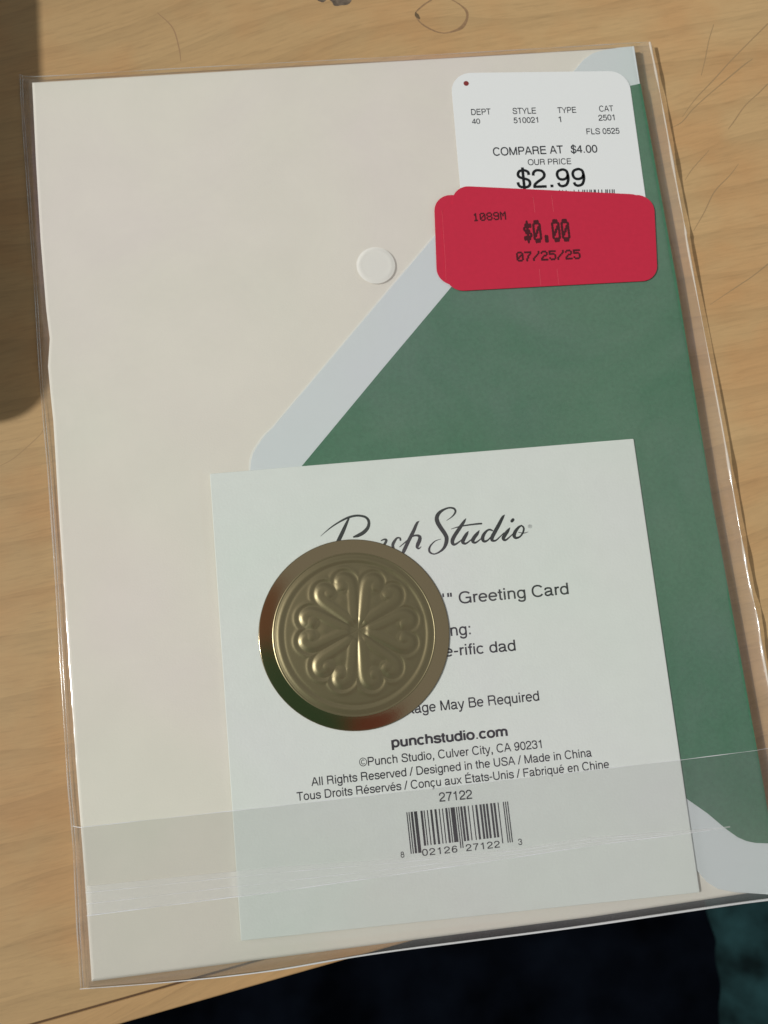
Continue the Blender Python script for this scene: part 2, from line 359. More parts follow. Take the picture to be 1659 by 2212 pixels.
lp = UP(lin, zf+.05)+[(br[0]-.3, U(3024, 3321, zf)[1]+.3)]+[tuple(p+np.array([-.3, 0])) for p in er[1:]][::-1]
slab('green_liner', lp, zf+.01, zf+.06, m_liner, env)
# pale flat strip along the flap's cut edge
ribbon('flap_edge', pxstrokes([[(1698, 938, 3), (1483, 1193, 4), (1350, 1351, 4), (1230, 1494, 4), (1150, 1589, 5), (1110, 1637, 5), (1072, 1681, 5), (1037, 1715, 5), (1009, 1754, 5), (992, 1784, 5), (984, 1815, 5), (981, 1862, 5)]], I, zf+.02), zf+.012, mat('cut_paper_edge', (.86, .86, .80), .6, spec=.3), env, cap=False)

# ------------------------------------------------------------------ insert card with its print
ZC0, ZC1 = 3.0, 3.28
card = thing('insert_card', 'square textured white insert card printed with black text and barcode, in the sleeve', 'card')
cp = UP([(826, 1865), (2495, 1727), (2756, 3514), (949, 3705)], ZC1)
slab('card_sheet', rounded(cp, .25, 3), ZC0, ZC1, m_card, card, bevel=.12, segs=2)


def E_(cx, cy, rx, ry, a0, a1, n=26, ex=2.25):
    out = []
    for i in range(n+1):
        t = math.radians(a0+(a1-a0)*i/n); c_, s_ = math.cos(t), math.sin(t)
        out.append((cx+rx*math.copysign(abs(c_)**(2/ex), c_), cy+ry*math.copysign(abs(s_)**(2/ex), s_)))
    return out
def L_(*v): return [(v[0], v[1]), (v[2], v[3])]
def K_(*p): return [tuple(q[:2]) for q in catmull([(x, y, 0) for x, y in p], 5)]
S_ = [(572, 500), (548, 615), (430, 677), (330, 682), (190, 655), (118, 545), (150, 445), (250, 395), (420, 352), (540, 300), (588, 200), (545, 88), (430, 40), (330, 34), (180, 60), (105, 135), (82, 235)]
def dig2(pts): return [(x*.84-2, y) for x, y in pts]
bowl_l, bowl_r = E_(268, 260, 192, 228, 0, 360), E_(288, 260, 192, 228, 0, 360)
arch = K_((108, 300), (132, 410), (190, 470), (290, 488), (395, 460), (445, 370), (447, 300), (447, 0))
six = K_((460, 535), (410, 640), (300, 668), (170, 610), (100, 450), (88, 300), (120, 110), (200, 45), (280, 33), (420, 90), (472, 225), (420, 370), (290, 415), (150, 360), (92, 235))
e_ = [E_(278, 260, 202, 228, 2, 322), L_(60, 268, 500, 268)]
c_gl = [E_(262, 260, 195, 228, 42, 318)]
GL = {'A': (667, [L_(52, 0, 318, 718), L_(615, 0, 349, 718), L_(140, 245, 527, 245)]),
 'B': (667, [L_(115, 0, 115, 718), L_(115, 676, 390, 676), E_(390, 534, 160, 142, 90, -90), L_(115, 392, 400, 392), E_(400, 217, 188, 175, 90, -90), L_(115, 42, 400, 42)]),
 'C': (722, [E_(378, 359, 292, 335, 36, 324)]), 'D': (722, [L_(115, 0, 115, 718), L_(115, 676, 330, 676), E_(330, 359, 300, 317, 90, -90), L_(115, 42, 330, 42)]),
 'E': (667, [L_(115, 0, 115, 718), L_(115, 676, 605, 676), L_(115, 380, 575, 380), L_(115, 42, 615, 42)]),
 'F': (611, [L_(115, 0, 115, 718), L_(115, 676, 580, 676), L_(115, 366, 520, 366)]),
 'G': (778, [E_(395, 359, 312, 335, 38, 338), L_(415, 340, 715, 340), L_(678, 0, 678, 380)]),
 'H': (722, [L_(118, 0, 118, 718), L_(604, 0, 604, 718), L_(118, 380, 604, 380)]), 'I': (278, [L_(139, 0, 139, 718)]),
 'L': (556, [L_(115, 0, 115, 718), L_(115, 42, 535, 42)]), 'M': (833, [L_(112, 0, 112, 718), L_(721, 0, 721, 718), L_(122, 718, 406, 0), L_(711, 718, 426, 0)]),
 'N': (722, [L_(115, 0, 115, 718), L_(607, 0, 607, 718), L_(125, 718, 597, 0)]), 'O': (778, [E_(389, 359, 310, 335, 0, 360)]),
 'P': (667, [L_(115, 0, 115, 718), L_(115, 676, 400, 676), E_(400, 506, 180, 170, 90, -90), L_(115, 336, 400, 336)]),
 'R': (722, [L_(115, 0, 115, 718), L_(115, 676, 410, 676), E_(410, 520, 185, 156, 90, -90), L_(115, 364, 430, 364), K_((430, 364), (530, 345), (580, 260), (585, 130), (625, 0))]),
 'S': (667, [K_(*S_)]), 'T': (611, [L_(18, 676, 593, 676), L_(305, 0, 305, 718)]),
 'U': (722, [L_(112, 718, 112, 245), E_(361, 250, 249, 218, 180, 360), L_(610, 245, 610, 718)]), 'Y': (667, [L_(40, 718, 333, 280), L_(627, 718, 333, 280), L_(333, 0, 333, 300)]),
 '0': (556, [E_(278, 350, 202, 320, 0, 360)]), '1': (556, [L_(310, 0, 310, 709), K_((310, 700), (275, 605), (205, 560), (109, 552))]),
 '2': (556, [K_((72, 470), (95, 590), (185, 665), (285, 670), (400, 635), (466, 530), (450, 420), (370, 335), (220, 235), (110, 135), (72, 42)), L_(35, 42, 510, 42)]),
 '3': (556, [K_((68, 500), (110, 630), (270, 670), (420, 620), (458, 515), (400, 410), (250, 378)), K_((250, 378), (420, 350), (482, 210), (430, 75), (270, 33), (115, 75), (62, 210))]),
 '4': (556, [L_(390, 0, 390, 709), L_(385, 690, 55, 215), L_(28, 205, 520, 205)]),
 '5': (556, [L_(125, 661, 480, 661), L_(155, 700, 102, 330), K_((98, 335), (170, 415), (290, 440), (425, 390), (476, 245), (430, 100), (270, 33), (125, 70), (62, 180))]),
 '6': (556, [six]), '9': (556, [[(556-x, 703-y) for x, y in six]]), '7': (556, [L_(40, 658, 518, 658), K_((500, 650), (370, 470), (270, 240), (228, 0))]),
 '8': (556, [E_(278, 525, 170, 145, 0, 360), E_(278, 213, 200, 180, 0, 360)]), '$': (556, [K_(*dig2(S_)), L_(276, -95, 276, 800)]),
 '.': (278, [L_(139, 0, 139, 106)]), ',': (278, [L_(139, 0, 139, 106), K_((160, 60), (158, -30), (135, -90), (95, -125))]), ':': (278, [L_(139, 0, 139, 106), L_(139, 417, 139, 523)]),
 '/': (278, [L_(5, -18, 273, 737)]), '-': (333, [L_(40, 278, 293, 278)]), "'": (191, [L_(95, 718, 95, 470)]), '"': (355, [L_(95, 718, 95, 470), L_(250, 718, 250, 470)]), ' ': (278, []),
 'a': (556, [K_((78, 365), (110, 460), (190, 488), (265, 490), (370, 470), (418, 390), (420, 300), (420, 120), (435, 52), (490, 38), (530, 42)), K_((420, 320), (380, 285), (240, 265), (120, 225), (75, 145), (115, 55), (210, 30), (330, 65), (405, 140), (420, 220))]),
 'b': (556, [L_(97, 0, 97, 718), bowl_r]), 'c': (500, c_gl), 'd': (556, [L_(459, 0, 459, 718), bowl_l]), 'e': (556, e_),
 'f': (278, [K_((145, 0), (145, 300), (145, 540), (155, 640), (200, 678), (275, 678)), L_(15, 482, 265, 482)]),
 'g': (556, [bowl_l, K_((457, 523), (457, 300), (457, 20), (430, -120), (340, -175), (240, -178), (130, -140), (95, -55))]),
 'h': (556, [L_(108, 0, 108, 718), arch]), 'i': (222, [L_(111, 0, 111, 523), L_(111, 610, 111, 718)]), 'l': (222, [L_(111, 0, 111, 718)]),
 'm': (833, [L_(105, 0, 105, 523), K_((105, 330), (140, 440), (200, 480), (270, 486), (360, 460), (414, 380), (416, 300), (416, 0)), K_((416, 330), (450, 440), (510, 480), (580, 486), (675, 460), (725, 380), (727, 300), (727, 0))]),
 'n': (556, [L_(108, 0, 108, 523), arch]), 'o': (556, [E_(278, 260, 202, 228, 0, 360)]), 'p': (556, [L_(97, -207, 97, 523), bowl_r]), 'q': (556, [L_(459, -207, 459, 523), bowl_l]),
 'r': (333, [L_(112, 0, 112, 523), K_((112, 290), (140, 400), (200, 465), (325, 476))]),
 's': (500, [K_((432, 365), (395, 455), (250, 490), (120, 455), (88, 375), (140, 310), (290, 270), (415, 225), (438, 140), (385, 60), (250, 32), (110, 65), (65, 165))]),
 't': (278, [K_((132, 665), (132, 400), (132, 130), (150, 58), (195, 38), (258, 44)), L_(12, 482, 258, 482)]),
 'u': (556, [L_(447, 0, 447, 523), [(555-x, 523-y) for x, y in arch]]), 'v': (500, [L_(38, 523, 240, 0), L_(462, 523, 260, 0)]),
 'x': (500, [L_(45, 523, 450, 0), L_(450, 523, 45, 0)]), 'y': (500, [L_(40, 523, 248, 20), K_((462, 523), (360, 240), (262, -10), (215, -130), (150, -176), (55, -170))]),
 'é': (556, e_+[L_(235, 590, 340, 725)]), 'É': (667, None), 'ç': (500, c_gl+[K_((262, 30), (262, -40), (310, -95), (280, -165), (170, -170))]),
 '©': (737, [E_(368, 359, 325, 335, 0, 360, ex=2), E_(375, 359, 165, 175, 42, 318, ex=2)]),
 '®': (737, [E_(368, 359, 325, 335, 0, 360, ex=2), L_(270, 190, 270, 540), E_(390, 450, 80, 85, 90, -90), L_(270, 540, 390, 540), L_(270, 365, 390, 365), L_(390, 365, 480, 190)])}
GL['É'] = (667, GL['E'][1]+[L_(300, 770, 400, 890)])
def text(body, p0, p1, cap, z, mt, parent, bold=0.0, name='printed_text', space=1.0):
    """line of lettering: left and right ends of its baseline (photo px) and its cap height (px)"""
    a, b = U(*p0, z), U(*p1, z); d = b-a; L = np.linalg.norm(d); d /= L; up = np.array([-d[1], d[0]])
    sy = np.linalg.norm(U(p0[0], p0[1]-cap, z)-a)/718
    W = 92*(1+bold*34); pen = 0; allst = []
    for ch in body:
        wd, sts = GL[ch]
        for st in sts: allst.append(([(x+pen, y) for x, y in st], 106 if ch in '.,:' and st[0][0] == 139 else (.6*W if ch in '©®' else W)))
        pen += wd*space
    xs = [x for st, _ in allst for x, y in st]; x0 = min(xs)-W/2; x1 = max(xs)+W/2; sx = L/(x1-x0)
    V = []; F = []
    for k, (st, ww) in enumerate(allst):
        P = [np.array(p, float) for p in st]; n = len(P); closed = np.linalg.norm(P[0]-P[-1]) < 2; b0 = len(V); zz = z+.0004*(k % 3)
        for i, p in enumerate(P):
            if closed: u0, u1 = P[(i-1) % (n-1)], P[(i+1) % (n-1)]
            else: u0, u1 = P[max(0, i-1)], P[min(n-1, i+1)]
            t_ = u1-u0; l = np.linalg.norm(t_); t_ = t_/l if l > 0 else np.array([1, 0]); nn = np.array([-t_[1], t_[0]])
            if n == 2 and abs(t_[0]) > .05 and abs(t_[1]) > .05: nn = np.array([1/abs(t_[1])*.5+.45, 0]) if abs(t_[1]) > .5 else nn   # slanted strokes cut level
            for sg in (1, -1):
                q = p+nn*ww/2*sg; r = a+d*(q[0]-x0)*sx+up*q[1]*sy; V.append((r[0], r[1], zz))
        for i in range(n-1): q = b0+2*i; F.append((q, q+1, q+3, q+2))
    return mesh_obj(name, V, F, mt, parent)
zt = ZC1+.012
TX = lambda s, a, b, cap, zm, sc, bold=.004, z=zt, mt=m_ink, par=card, sp=1.0: text(s, zm(*a), zm(*b), cap*sc, z, mt, par, bold, space=sp)
TX('" Greeting Card', (488, 333), (1365, 256), 84, ZG, .5425)
TX("'", (452, 330), (464, 329), 78, ZG, .5425)
TX('ng:', (508, 561), (653, 548), 84, ZG, .5425)
TX('e-rific dad', (462, 712), (980, 666), 80, ZG, .5425)
TX('tage May Be Required', (612, 190), (1214, 128), 47, ZT, .8439)
TX('punchstudio.com', (524, 347), (1067, 293), 46, ZT, .8439, bold=.020)
TX('©Punch Studio, Culver City, CA 90231', (373, 437), (1225, 350), 40, ZT, .8439)
TX('All Rights Reserved / Designed in the USA / Made in China', (150, 528), (1461, 389), 40, ZT, .8439)
TX('Tous Droits Réservés / Conçu aux États-Unis / Fabriqué en Chine', (80, 597), (1541, 443), 40, ZT, .8439)
TX('27122', (745, 601), (903, 586), 43, ZT, .8439)
TX('8', (567, 862), (584, 860), 28, ZT, .8439); TX('02126', (667, 854), (832, 836), 32, ZT, .8439, sp=1.15)
TX('27122', (870, 832), (1032, 813), 32, ZT, .8439, sp=1.15); TX('3', (1116, 803), (1134, 801), 29, ZT, .8439)
# barcode, a real UPC-A pattern
Lc = ['0001101', '0011001', '0010011', '0111101', '0100011', '0110001', '0101111', '0111011', '0110111', '0001011']
Rc = [''.join('1' if ch == '0' else '0' for ch in s) for s in Lc]
dig = [8, 0, 2, 1, 2, 6, 2, 7, 1, 2, 2, 3]
bits = '101'+''.join(Lc[d] for d in dig[:6])+'01010'+''.join(Rc[d] for d in dig[6:])+'101'
TL, TR, BL, BR = [U(*ZT(*p), zt) for p in ((592, 650), (1067, 599), (613, 844), (1090, 789))]
V = []; F = []; i = 0
while i < 95:
    if bits[i] == '1':
        j = i
        while j < 95 and bits[j] == '1': j += 1
        long = i < 10 or i >= 85 or 45 <= i < 50
        a, b = i/95, j/95; e = 1.0 if long else .845
        t0, t1 = TL+(TR-TL)*a, TL+(TR-TL)*b; b0, b1 = BL+(BR-BL)*a, BL+(BR-BL)*b
        k = len(V)
        for p in (t0, t1, t1+(b1-t1)*e, t0+(b0-t0)*e): V.append((p[0], p[1], zt))
        F.append((k+3, k+2, k+1, k)); i = j
    else: i += 1
mesh_obj('barcode', V, F, m_ink, card)
# script wordmark, pen strokes of changing width
S6 = [[(208, 435, 4), (330, 330, 14), (450, 250, 20), (560, 195, 26), (650, 170, 26), (720, 168, 26), (790, 185, 28), (830, 225, 32), (838, 275, 34), (820, 330, 40), (770, 385, 44), (700, 425, 40), (640, 445, 20)],
      [(575, 205, 20), (540, 280, 34), (500, 370, 44), (455, 465, 46), (420, 540, 46)],
      [(1000, 492, 14), (1035, 478, 20), (1062, 482, 28), (1062, 505, 30), (1030, 560, 30)],
      [(1250, 484, 24), (1245, 460, 18), (1205, 460, 22), (1170, 505, 34), (1150, 550, 36), (1160, 600, 30)],
      [(1496, 238, 6), (1465, 268, 30), (1420, 370, 40), (1360, 490, 42), (1305, 605, 44), (1290, 640, 40)],
      [(1240, 575, 10), (1330, 500, 16), (1400, 440, 20), (1460, 425, 24), (1500, 440, 36), (1502, 480, 44), (1478, 540, 44), (1468, 578, 34), (1490, 596, 20), (1522, 572, 6)]]
S7 = [[(360, 230, 5), (420, 190, 12), (462, 145, 20), (476, 105, 24), (450, 72, 24), (390, 65, 20), (320, 90, 26), (260, 135, 40), (232, 195, 48), (245, 260, 52), (290, 335, 50), (335, 400, 48), (360, 460, 48), (352, 530, 44), (320, 595, 32), (260, 645, 20), (200, 668, 16), (150, 652, 22), (132, 615, 26), (150, 560, 20), (210, 500, 12), (285, 473, 5)],
      [(612, 205, 8), (585, 248, 32), (530, 330, 42), (470, 420, 44), (438, 485, 46), (440, 530, 40), (470, 543, 26), (530, 505, 16), (590, 450, 12)],
      [(420, 342, 6), (520, 312, 14), (640, 290, 18), (740, 277, 20), (815, 271, 20)],
      [(643, 372, 10), (620, 410, 36), (585, 470, 44), (572, 512, 42), (608, 532, 24), (670, 490, 15), (715, 445, 12)],
      [(786, 362, 10), (760, 402, 36), (715, 460, 44), (703, 502, 40), (735, 520, 24), (790, 485, 15), (840, 435, 12)],
      [(960, 362, 16), (925, 350, 22), (890, 362, 24), (848, 410, 36), (830, 465, 42), (850, 502, 32), (895, 490, 20), (950, 430, 14), (985, 370, 12)],
      [(1118, 157, 8), (1092, 190, 32), (1040, 290, 42), (985, 390, 44), (955, 450, 44), (955, 488, 34), (1000, 492, 20), (1060, 440, 14), (1110, 390, 10)],
      [(1186, 327, 10), (1160, 365, 36), (1115, 430, 44), (1102, 468, 40), (1130, 486, 24), (1190, 440, 15), (1250, 380, 12)],
      [(1212, 238, 36), (1228, 220, 36)],
      [(1340, 295, 16), (1300, 320, 28), (1258, 375, 40), (1242, 428, 42), (1266, 458, 30), (1320, 440, 20), (1358, 385, 22), (1368, 330, 22), (1340, 295, 16)],
      [(1300, 385, 8), (1370, 395, 10), (1425, 380, 4)]]
ribbon('script_wordmark', pxstrokes(S6, Z6, zt, 1.12)+pxstrokes(S7, Z7, zt, 1.12), zt, m_ink, card, dz=.0002)
text('®', Z7(1424, 330), Z7(1480, 326), 44*.3014, zt, m_ink2, card, .0)

# ------------------------------------------------------------------ clear sleeve
slv = thing('clear_sleeve', 'clear plastic sleeve with folded bottom flap enclosing the cream envelope', 'sleeve')
SL = [U(x, y, .3) for x, y in [(80, 304), (85, 437), (112, 810), (136, 1149), (159, 1522), (200, 2010), (259, 2966), (285, 3298), (302, 3629), (318, 3890)]]
ZRI = 2.1
SR = [U(x, y, ZRI) for x, y in [(2558, 166), (2588, 311), (2626, 514), (2663, 721), (2697, 897), (2715, 1008), (2834, 1628), (2881, 1900), (2919, 2117), (2951, 2296), (2984, 2442), (3019, 2659)]]
sl_dir = (SR[-1]-SR[5])/np.linalg.norm(SR[-1]-SR[5]); SR.append(np.array([ENW+6.6, -ENH-3.2]))
def xat(P, y):
    ys = np.array([p[1] for p in P]); xs = np.array([p[0] for p in P]); return np.interp(-y, -ys, xs)
tl_, tr_ = SL[0], SR[0]
bot = [U(318, 3890, .5), U(663, 3865, .8), U(1048, 3825, 1.2), U(1514, 3750, 1.5), U(2257, 3653, 1.5), U(3024, 3543, 1.5), SR[-1]]
top = [U(80, 304, .6), U(173, 300, 1.5), U(793, 264, 1.5), U(1512, 226, 1.5), U(2150, 190, 1.5), U(2551, 162, 1.8)]
def yat(P, x): return np.interp(x, [p[0] for p in P], [p[1] for p in P])
# card rectangle frame for the bump
C0 = np.array(cp[0]); CE = np.array(cp[1])-C0; CF = np.array(cp[3])-C0
def sstep(a, b, x): t = min(1.0, max(0.0, (x-a)/(b-a))); return t*t*(3-2*t)
def film_z(x, y):
    el = xat(left, y); er_ = np.interp(-y, [0, ENH], [ENW-.1, ENW+.2]); 
    et = 0.0+(-.0)*x; eb = -ENH
    dl = x-el; dr = er_-x; dt_ = et-y; db = y-eb
    top_z = 3.02
    ca = ((x-C0[0])*CE[0]+(y-C0[1])*CE[1])/(CE@CE); cb = ((x-C0[0])*CF[0]+(y-C0[1])*CF[1])/(CF@CF)
    dc = min(ca, 1-ca)*88
    dc2 = min(cb, 1-cb)*90
    z = top_z+.32*sstep(-1.8, -.2, dc)*sstep(-1.8, -.2, dc2)
    if ca*88 < 12: z = z
    z -= (z-.32)*(1-sstep(-2.2, .1, dl))
    if dr < .2:
        u = np.clip((.2-dr)/6.0, 0, 1)
        yy = (y+108)/13
        prof = 2.95-1.35*math.sin(u*math.pi)*.75-(2.95-ZRI)*u
        bul = 1.1*math.exp(-((u-.62)/.2)**2)*(.35+.65*math.exp(-yy*yy))
        z = min(z, 3.02)*(1-sstep(0, .12, u))+prof*sstep(0, .12, u)+bul*sstep(0, .2, u)
    if dl < 0: z += (.13*math.sin(y*.9+2*math.sin(y*.13))+.08*math.sin(y*2.3+x))*sstep(0, -1.2, dl)*sstep(-3.2, -2.2, dl)
    if dr < 0: z += (.10*math.sin(y*.55+2*math.sin(y*.11))+.05*math.sin(y*1.9+x*1.3))*sstep(0, -1.5, dr)
    z -= (z-1.5)*(1-sstep(-1.6, .1, dt_))
    z -= (z-1.3)*(1-sstep(-3.0, .2, db))
    return z
nz = lambda x, y: .05*math.sin(x*.13+y*.05)+.04*math.sin(x*.05-y*.11+2)+.02*math.sin(x*.4+y*.22)
def sheet(name, xi, mt, zfun, v0=0.0, v1=1.0, nx=170, ny=200, u0=0.0, u1=1.0):
    V = []; F = []
    for j in range(ny+1):
        v = v0+(v1-v0)*j/ny
        for i in range(nx+1):
            u = u0+(u1-u0)*i/nx
            xt = top[0][0]+(top[-1][0]-top[0][0])*u; xb = bot[0][0]+(bot[-1][0]-bot[0][0])*u
            yt, yb = yat(top, xt), yat(bot, xb); y = yt+(yb-yt)*v
            xl, xr = xat(SL, y), xat(SR, y); x = xl+(xr-xl)*u
            V.append((x, y, zfun(x, y, u, v)))
    for j in range(ny):
        for i in range(nx): q = j*(nx+1)+i; F.append((q, q+nx+1, q+nx+2, q+1))
    return mesh_obj(name, V, F, mt, xi, smooth=True)
def zfront(x, y, u, v):
    e = min(u, 1-u, v, 1-v); return film_z(x, y)+(nz(x, y)*.25 if e > 0.01 else 0)
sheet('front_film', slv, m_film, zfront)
def zback(x, y, u, v):
    return .14+(film_z(x, y)-.16)*sstep(.975, 1, u)*sstep(0, .02, 1.0)+0*v
sheet('back_film', slv, m_filmb, zback, nx=60, ny=60)
# folded flap: its upper edge crosses the sleeve
flT = [U(157, 1787*1.8228-2, 3.1), U(315, 3258, 3.1), U(1100, 3173, 3.6), U(2500, 3013, 3.6), U(2698, 2990, 3.1), U(2983, 2954, 3.1), U(3024, 2949, 3.1)]
ftx = lambda x: yat(flT, x)+(0 if x < flT[-1][0] else (x-flT[-1][0])*-.02)
flM = [U(332, 3490, 3.1), U(1100, 3414, 3.5), U(1600, 3380, 3.5), U(2054, 3340, 3.5), U(2324, 3296, 3.5), U(2800, 3262, 3.1)]
flN = [U(338, 3606, 3.1), U(1100, 3510, 3.6), U(2054, 3372, 3.5), U(2324, 3330, 3.6), U(2800, 3268, 3.1)]
def strip(name, top_f, bot_f, x0f, x1f, dz, mt, nx=160, ny=24):
    V = []; F = []
    for j in range(ny+1):
        v = j/ny
        for i in range(nx+1):
            u = i/nx
            # row ends follow the sleeve sides
            x = 0
            xa = xat(SL, -160)+(xat(SR, -160)-xat(SL, -160))*(x0f+(x1f-x0f)*u)
            yt, yb = top_f(xa), bot_f(xa); y = yt+(yb-yt)*v
            xl, xr = xat(SL, y), xat(SR, y); x = xl+(xr-xl)*(x0f+(x1f-x0f)*u)
            V.append((x, y, film_z(x, y)+nz(x, y)*.25+dz))
    for j in range(ny):
        for i in range(nx): q = j*(nx+1)+i; F.append((q, q+nx+1, q+nx+2, q+1))
    return mesh_obj(name, V, F, mt, slv, smooth=True)
strip('sleeve_flap', ftx, lambda x: yat(bot, x)+.3, .004, .997, .10, m_filmflap, ny=60)
strip('adhesive_strip', lambda x: yat(flM, x), lambda x: yat(flN, x), .02, .90, .16, m_strip)
def tube(name, pts, r, mt, parent, sides=8, smooth=True, rfun=None):
    V = []; F = []; n = len(pts); P = [np.array(p, float) for p in pts]
    for i, p in enumerate(P):
        t = P[min(n-1, i+1)]-P[max(0, i-1)]; t /= np.linalg.norm(t); s = np.cross(t, [0, 0, 1]); s /= np.linalg.norm(s); q = np.cross(s, t)
        R = r*(rfun(i/(n-1)) if rfun else 1)
        for k in range(sides): a = k*math.tau/sides; V.append(tuple(p+s*R*math.cos(a)+q*R*math.sin(a)))
    for i in range(n-1):
        for k in range(sides): a = i*sides+k; b = i*sides+(k+1) % sides; F.append((a, b, b+sides, a+sides))
    return mesh_obj(name, V, F, mt, parent, smooth=smooth)
def dens(P, zf_, n=12):
    P = catmull([(p[0], p[1], 0) for p in P], n); return [(p[0], p[1], zf_(p)) for p in P]
wob = lambda t: .8+.35*math.sin(t*37)+.25*math.sin(t*91+1)
tube('film_edge', dens(SR, lambda p: ZRI), .25, m_warm, slv, rfun=wob)
tube('film_edge', dens(SL, lambda p: .34), .12, m_fold, slv, rfun=wob)
tube('film_edge', dens([p+np.array([.55, 0]) for p in SL], lambda p: .55), .09, m_fold, slv, rfun=wob)
tube('film_edge', dens(bot, lambda p: 1.3), .20, m_glint, slv, rfun=lambda t: .14+1.25*t+.15*wob(t))
tube('film_edge', dens(top, lambda p: 1.5), .10, m_fold, slv, rfun=wob)
tube('flap_edge', [(x, ftx(x), film_z(x, ftx(x))+nz(x, ftx(x))*.25+.12) for x in np.linspace(xat(SL, -166)+.4, xat(SR, -145)-.6, 150)], .055, m_glint, slv, rfun=wob)
tube('crease', [(x, yat(flN, x), film_z(x, yat(flN, x))+.26) for x in np.linspace(xat(left, -175)+.2, flN[-1][0], 150)], .075, m_glint, slv, rfun=wob)
for k_ in (.22, .6):
    tube('crease', [(x, yat(flM, x)*(1-k_)+yat(flN, x)*k_, film_z(x, yat(flN, x))+.25) for x in np.linspace(xat(left, -172)+.2, flN[-1][0]-6, 150)], .035, m_glint, slv, rfun=wob)

# ------------------------------------------------------------------ round clear seal on the sleeve
cs = U(*zoomer(1300, 900, .2411)(745, 600), 3.1); rs = np.linalg.norm(U(1300+.2411*1060, 900+.2411*600, 3.1)-cs)
dot = []; 
m_dotseal = film('translucent_dot', haze=.72, rough=.2, hazecol=(.95, .935, .88))
V = []; F = []; nr, na = 14, 56
V.append((cs[0], cs[1], 3.17))
for k in range(1, nr+1):
    r = k/nr; h = .09*(1-sstep(.80, 1.0, r))+.04*math.exp(-((r-.82)/.07)**2)
    for a in range(na):
        t = a*math.tau/na; V.append((cs[0]+rs*r*math.cos(t), cs[1]+rs*r*math.sin(t), 3.08+h))
for a in range(na): F.append((0, 1+a, 1+(a+1) % na))
for k in range(nr-1):
    for a in range(na): p = 1+k*na+a; q = 1+k*na+(a+1) % na; F.append((p, p+na, q+na, q))
ds = mesh_obj('round_seal', V, F, m_dotseal, smooth=True)
ds['label'] = 'small plain off-white round adhesive dot beside the flap edge'; ds['category'] = 'adhesive dot'
V = []; 
# ------------------------------------------------------------------ price tag
zp = 3.14
tag = thing('price_tag', 'white price sticker reading $2.99, partly under the red stickers', 'price sticker')
slab('label_paper', rounded(UP([Z3(203, 62), Z3(1365, 48), Z3(1538, 1290), Z3(312, 1300)], zp), [4.6, 4.6, 1, 1], 10), 3.08, zp, m_tag, tag, bevel=.02, segs=2)
zq = zp+.012; k3 = .6028
def TP(s, a, b, cap, bold=.006, sp=1.0, mt=m_ink2): return text(s, Z3(*a), Z3(*b), cap*k3, zq, mt, tag, bold, space=sp)
TP('DEPT', (342, 337), (472, 333), 39); TP('40', (345, 396), (401, 393), 34)
TP('STYLE', (612, 330), (768, 327), 39); TP('510021', (618, 390), (779, 386), 37)
TP('TYPE', (903, 325), (1030, 321), 38); TP('1', (912, 384), (930, 383), 38)
TP('CAT', (1178, 314), (1273, 311), 37); TP('2501', (1172, 374), (1279, 370), 38)
TP('FLS 0525', (1095, 463), (1311, 458), 38)
TP('COMPARE AT', (485, 602), (947, 587), 52, .008); TP('$4.00', (992, 585), (1167, 581), 50, .008)
TP('OUR PRICE', (712, 664), (998, 657), 38)
TP('$2.99', (640, 816), (1093, 802), 122, .003, mt=m_ink)
V = []; F = []
for x in (915, 935, 958, 1010, 1040, 1066, 1078, 1094, 1112, 1122, 1140, 1148, 1168, 1190, 1216, 1226, 1242, 1258, 1270):
    w_ = 7 if x > 1050 else 5; k = len(V)
    for a, b in ((x, 826+(x-915)*-.012), (x+w_, 826+(x-915)*-.012), (x+w_+2, 880), (x+2, 880)): V.append((*U(*Z3(a, b), zq), zq))
    F.append((k+3, k+2, k+1, k))
mesh_obj('cut_off_print', V, F, m_ink2, tag)
c0 = U(*Z3(308, 130), zq)
mesh_obj('red_dot', [(c0[0]+.6*math.cos(t*math.tau/20), c0[1]+.6*math.sin(t*math.tau/20), zq) for t in range(20)], [tuple(range(20))], m_dot, tag)

# ------------------------------------------------------------------ red stickers, three on top of one another
GR = 'red markdown stickers stacked on the price tag'
def redlab(px, z0, z1, label, rad=3.7):
    t = thing('red_sticker', label, 'red sticker', GR)
    slab('label_paper', rounded(UP([Z3(*p) for p in px], z1), rad, 9), z0, z1, m_red, t, bevel=.02, segs=2); return t
redlab([(97, 858), (1400, 868), (1415, 1412), (118, 1449)], 3.15, 3.21, 'lowest red sticker, only its left end sticking out past the others')
redlab([(222, 797), (1500, 858), (1475, 1400), (195, 1360)], 3.22, 3.28, 'middle red sticker tilted clockwise, its top edge showing over the white tag')
t3 = redlab([(146, 915), (1533, 853), (1560, 1416), (178, 1490)], 3.29, 3.35, 'topmost red sticker printed $0.00 and 07/25/25')
zr = 3.356
ribbon('security_slit', [[(*U(*Z3(x, y), zr), .07) for x, y in L] for L in ([(745, 872), (757, 972)], [(866, 862), (878, 968)], [(785, 1342), (795, 1450)], [(901, 1345), (913, 1446)])], zr+.003, m_redline, t3, n=2, cap=False)
ribbon('label_edge', [[(*U(*Z3(x, y), zr), .05) for x, y in [(149, 960), (160, 1120), (172, 1300), (176, 1420)]]], zr+.003, m_redline, t3, n=2, cap=False)
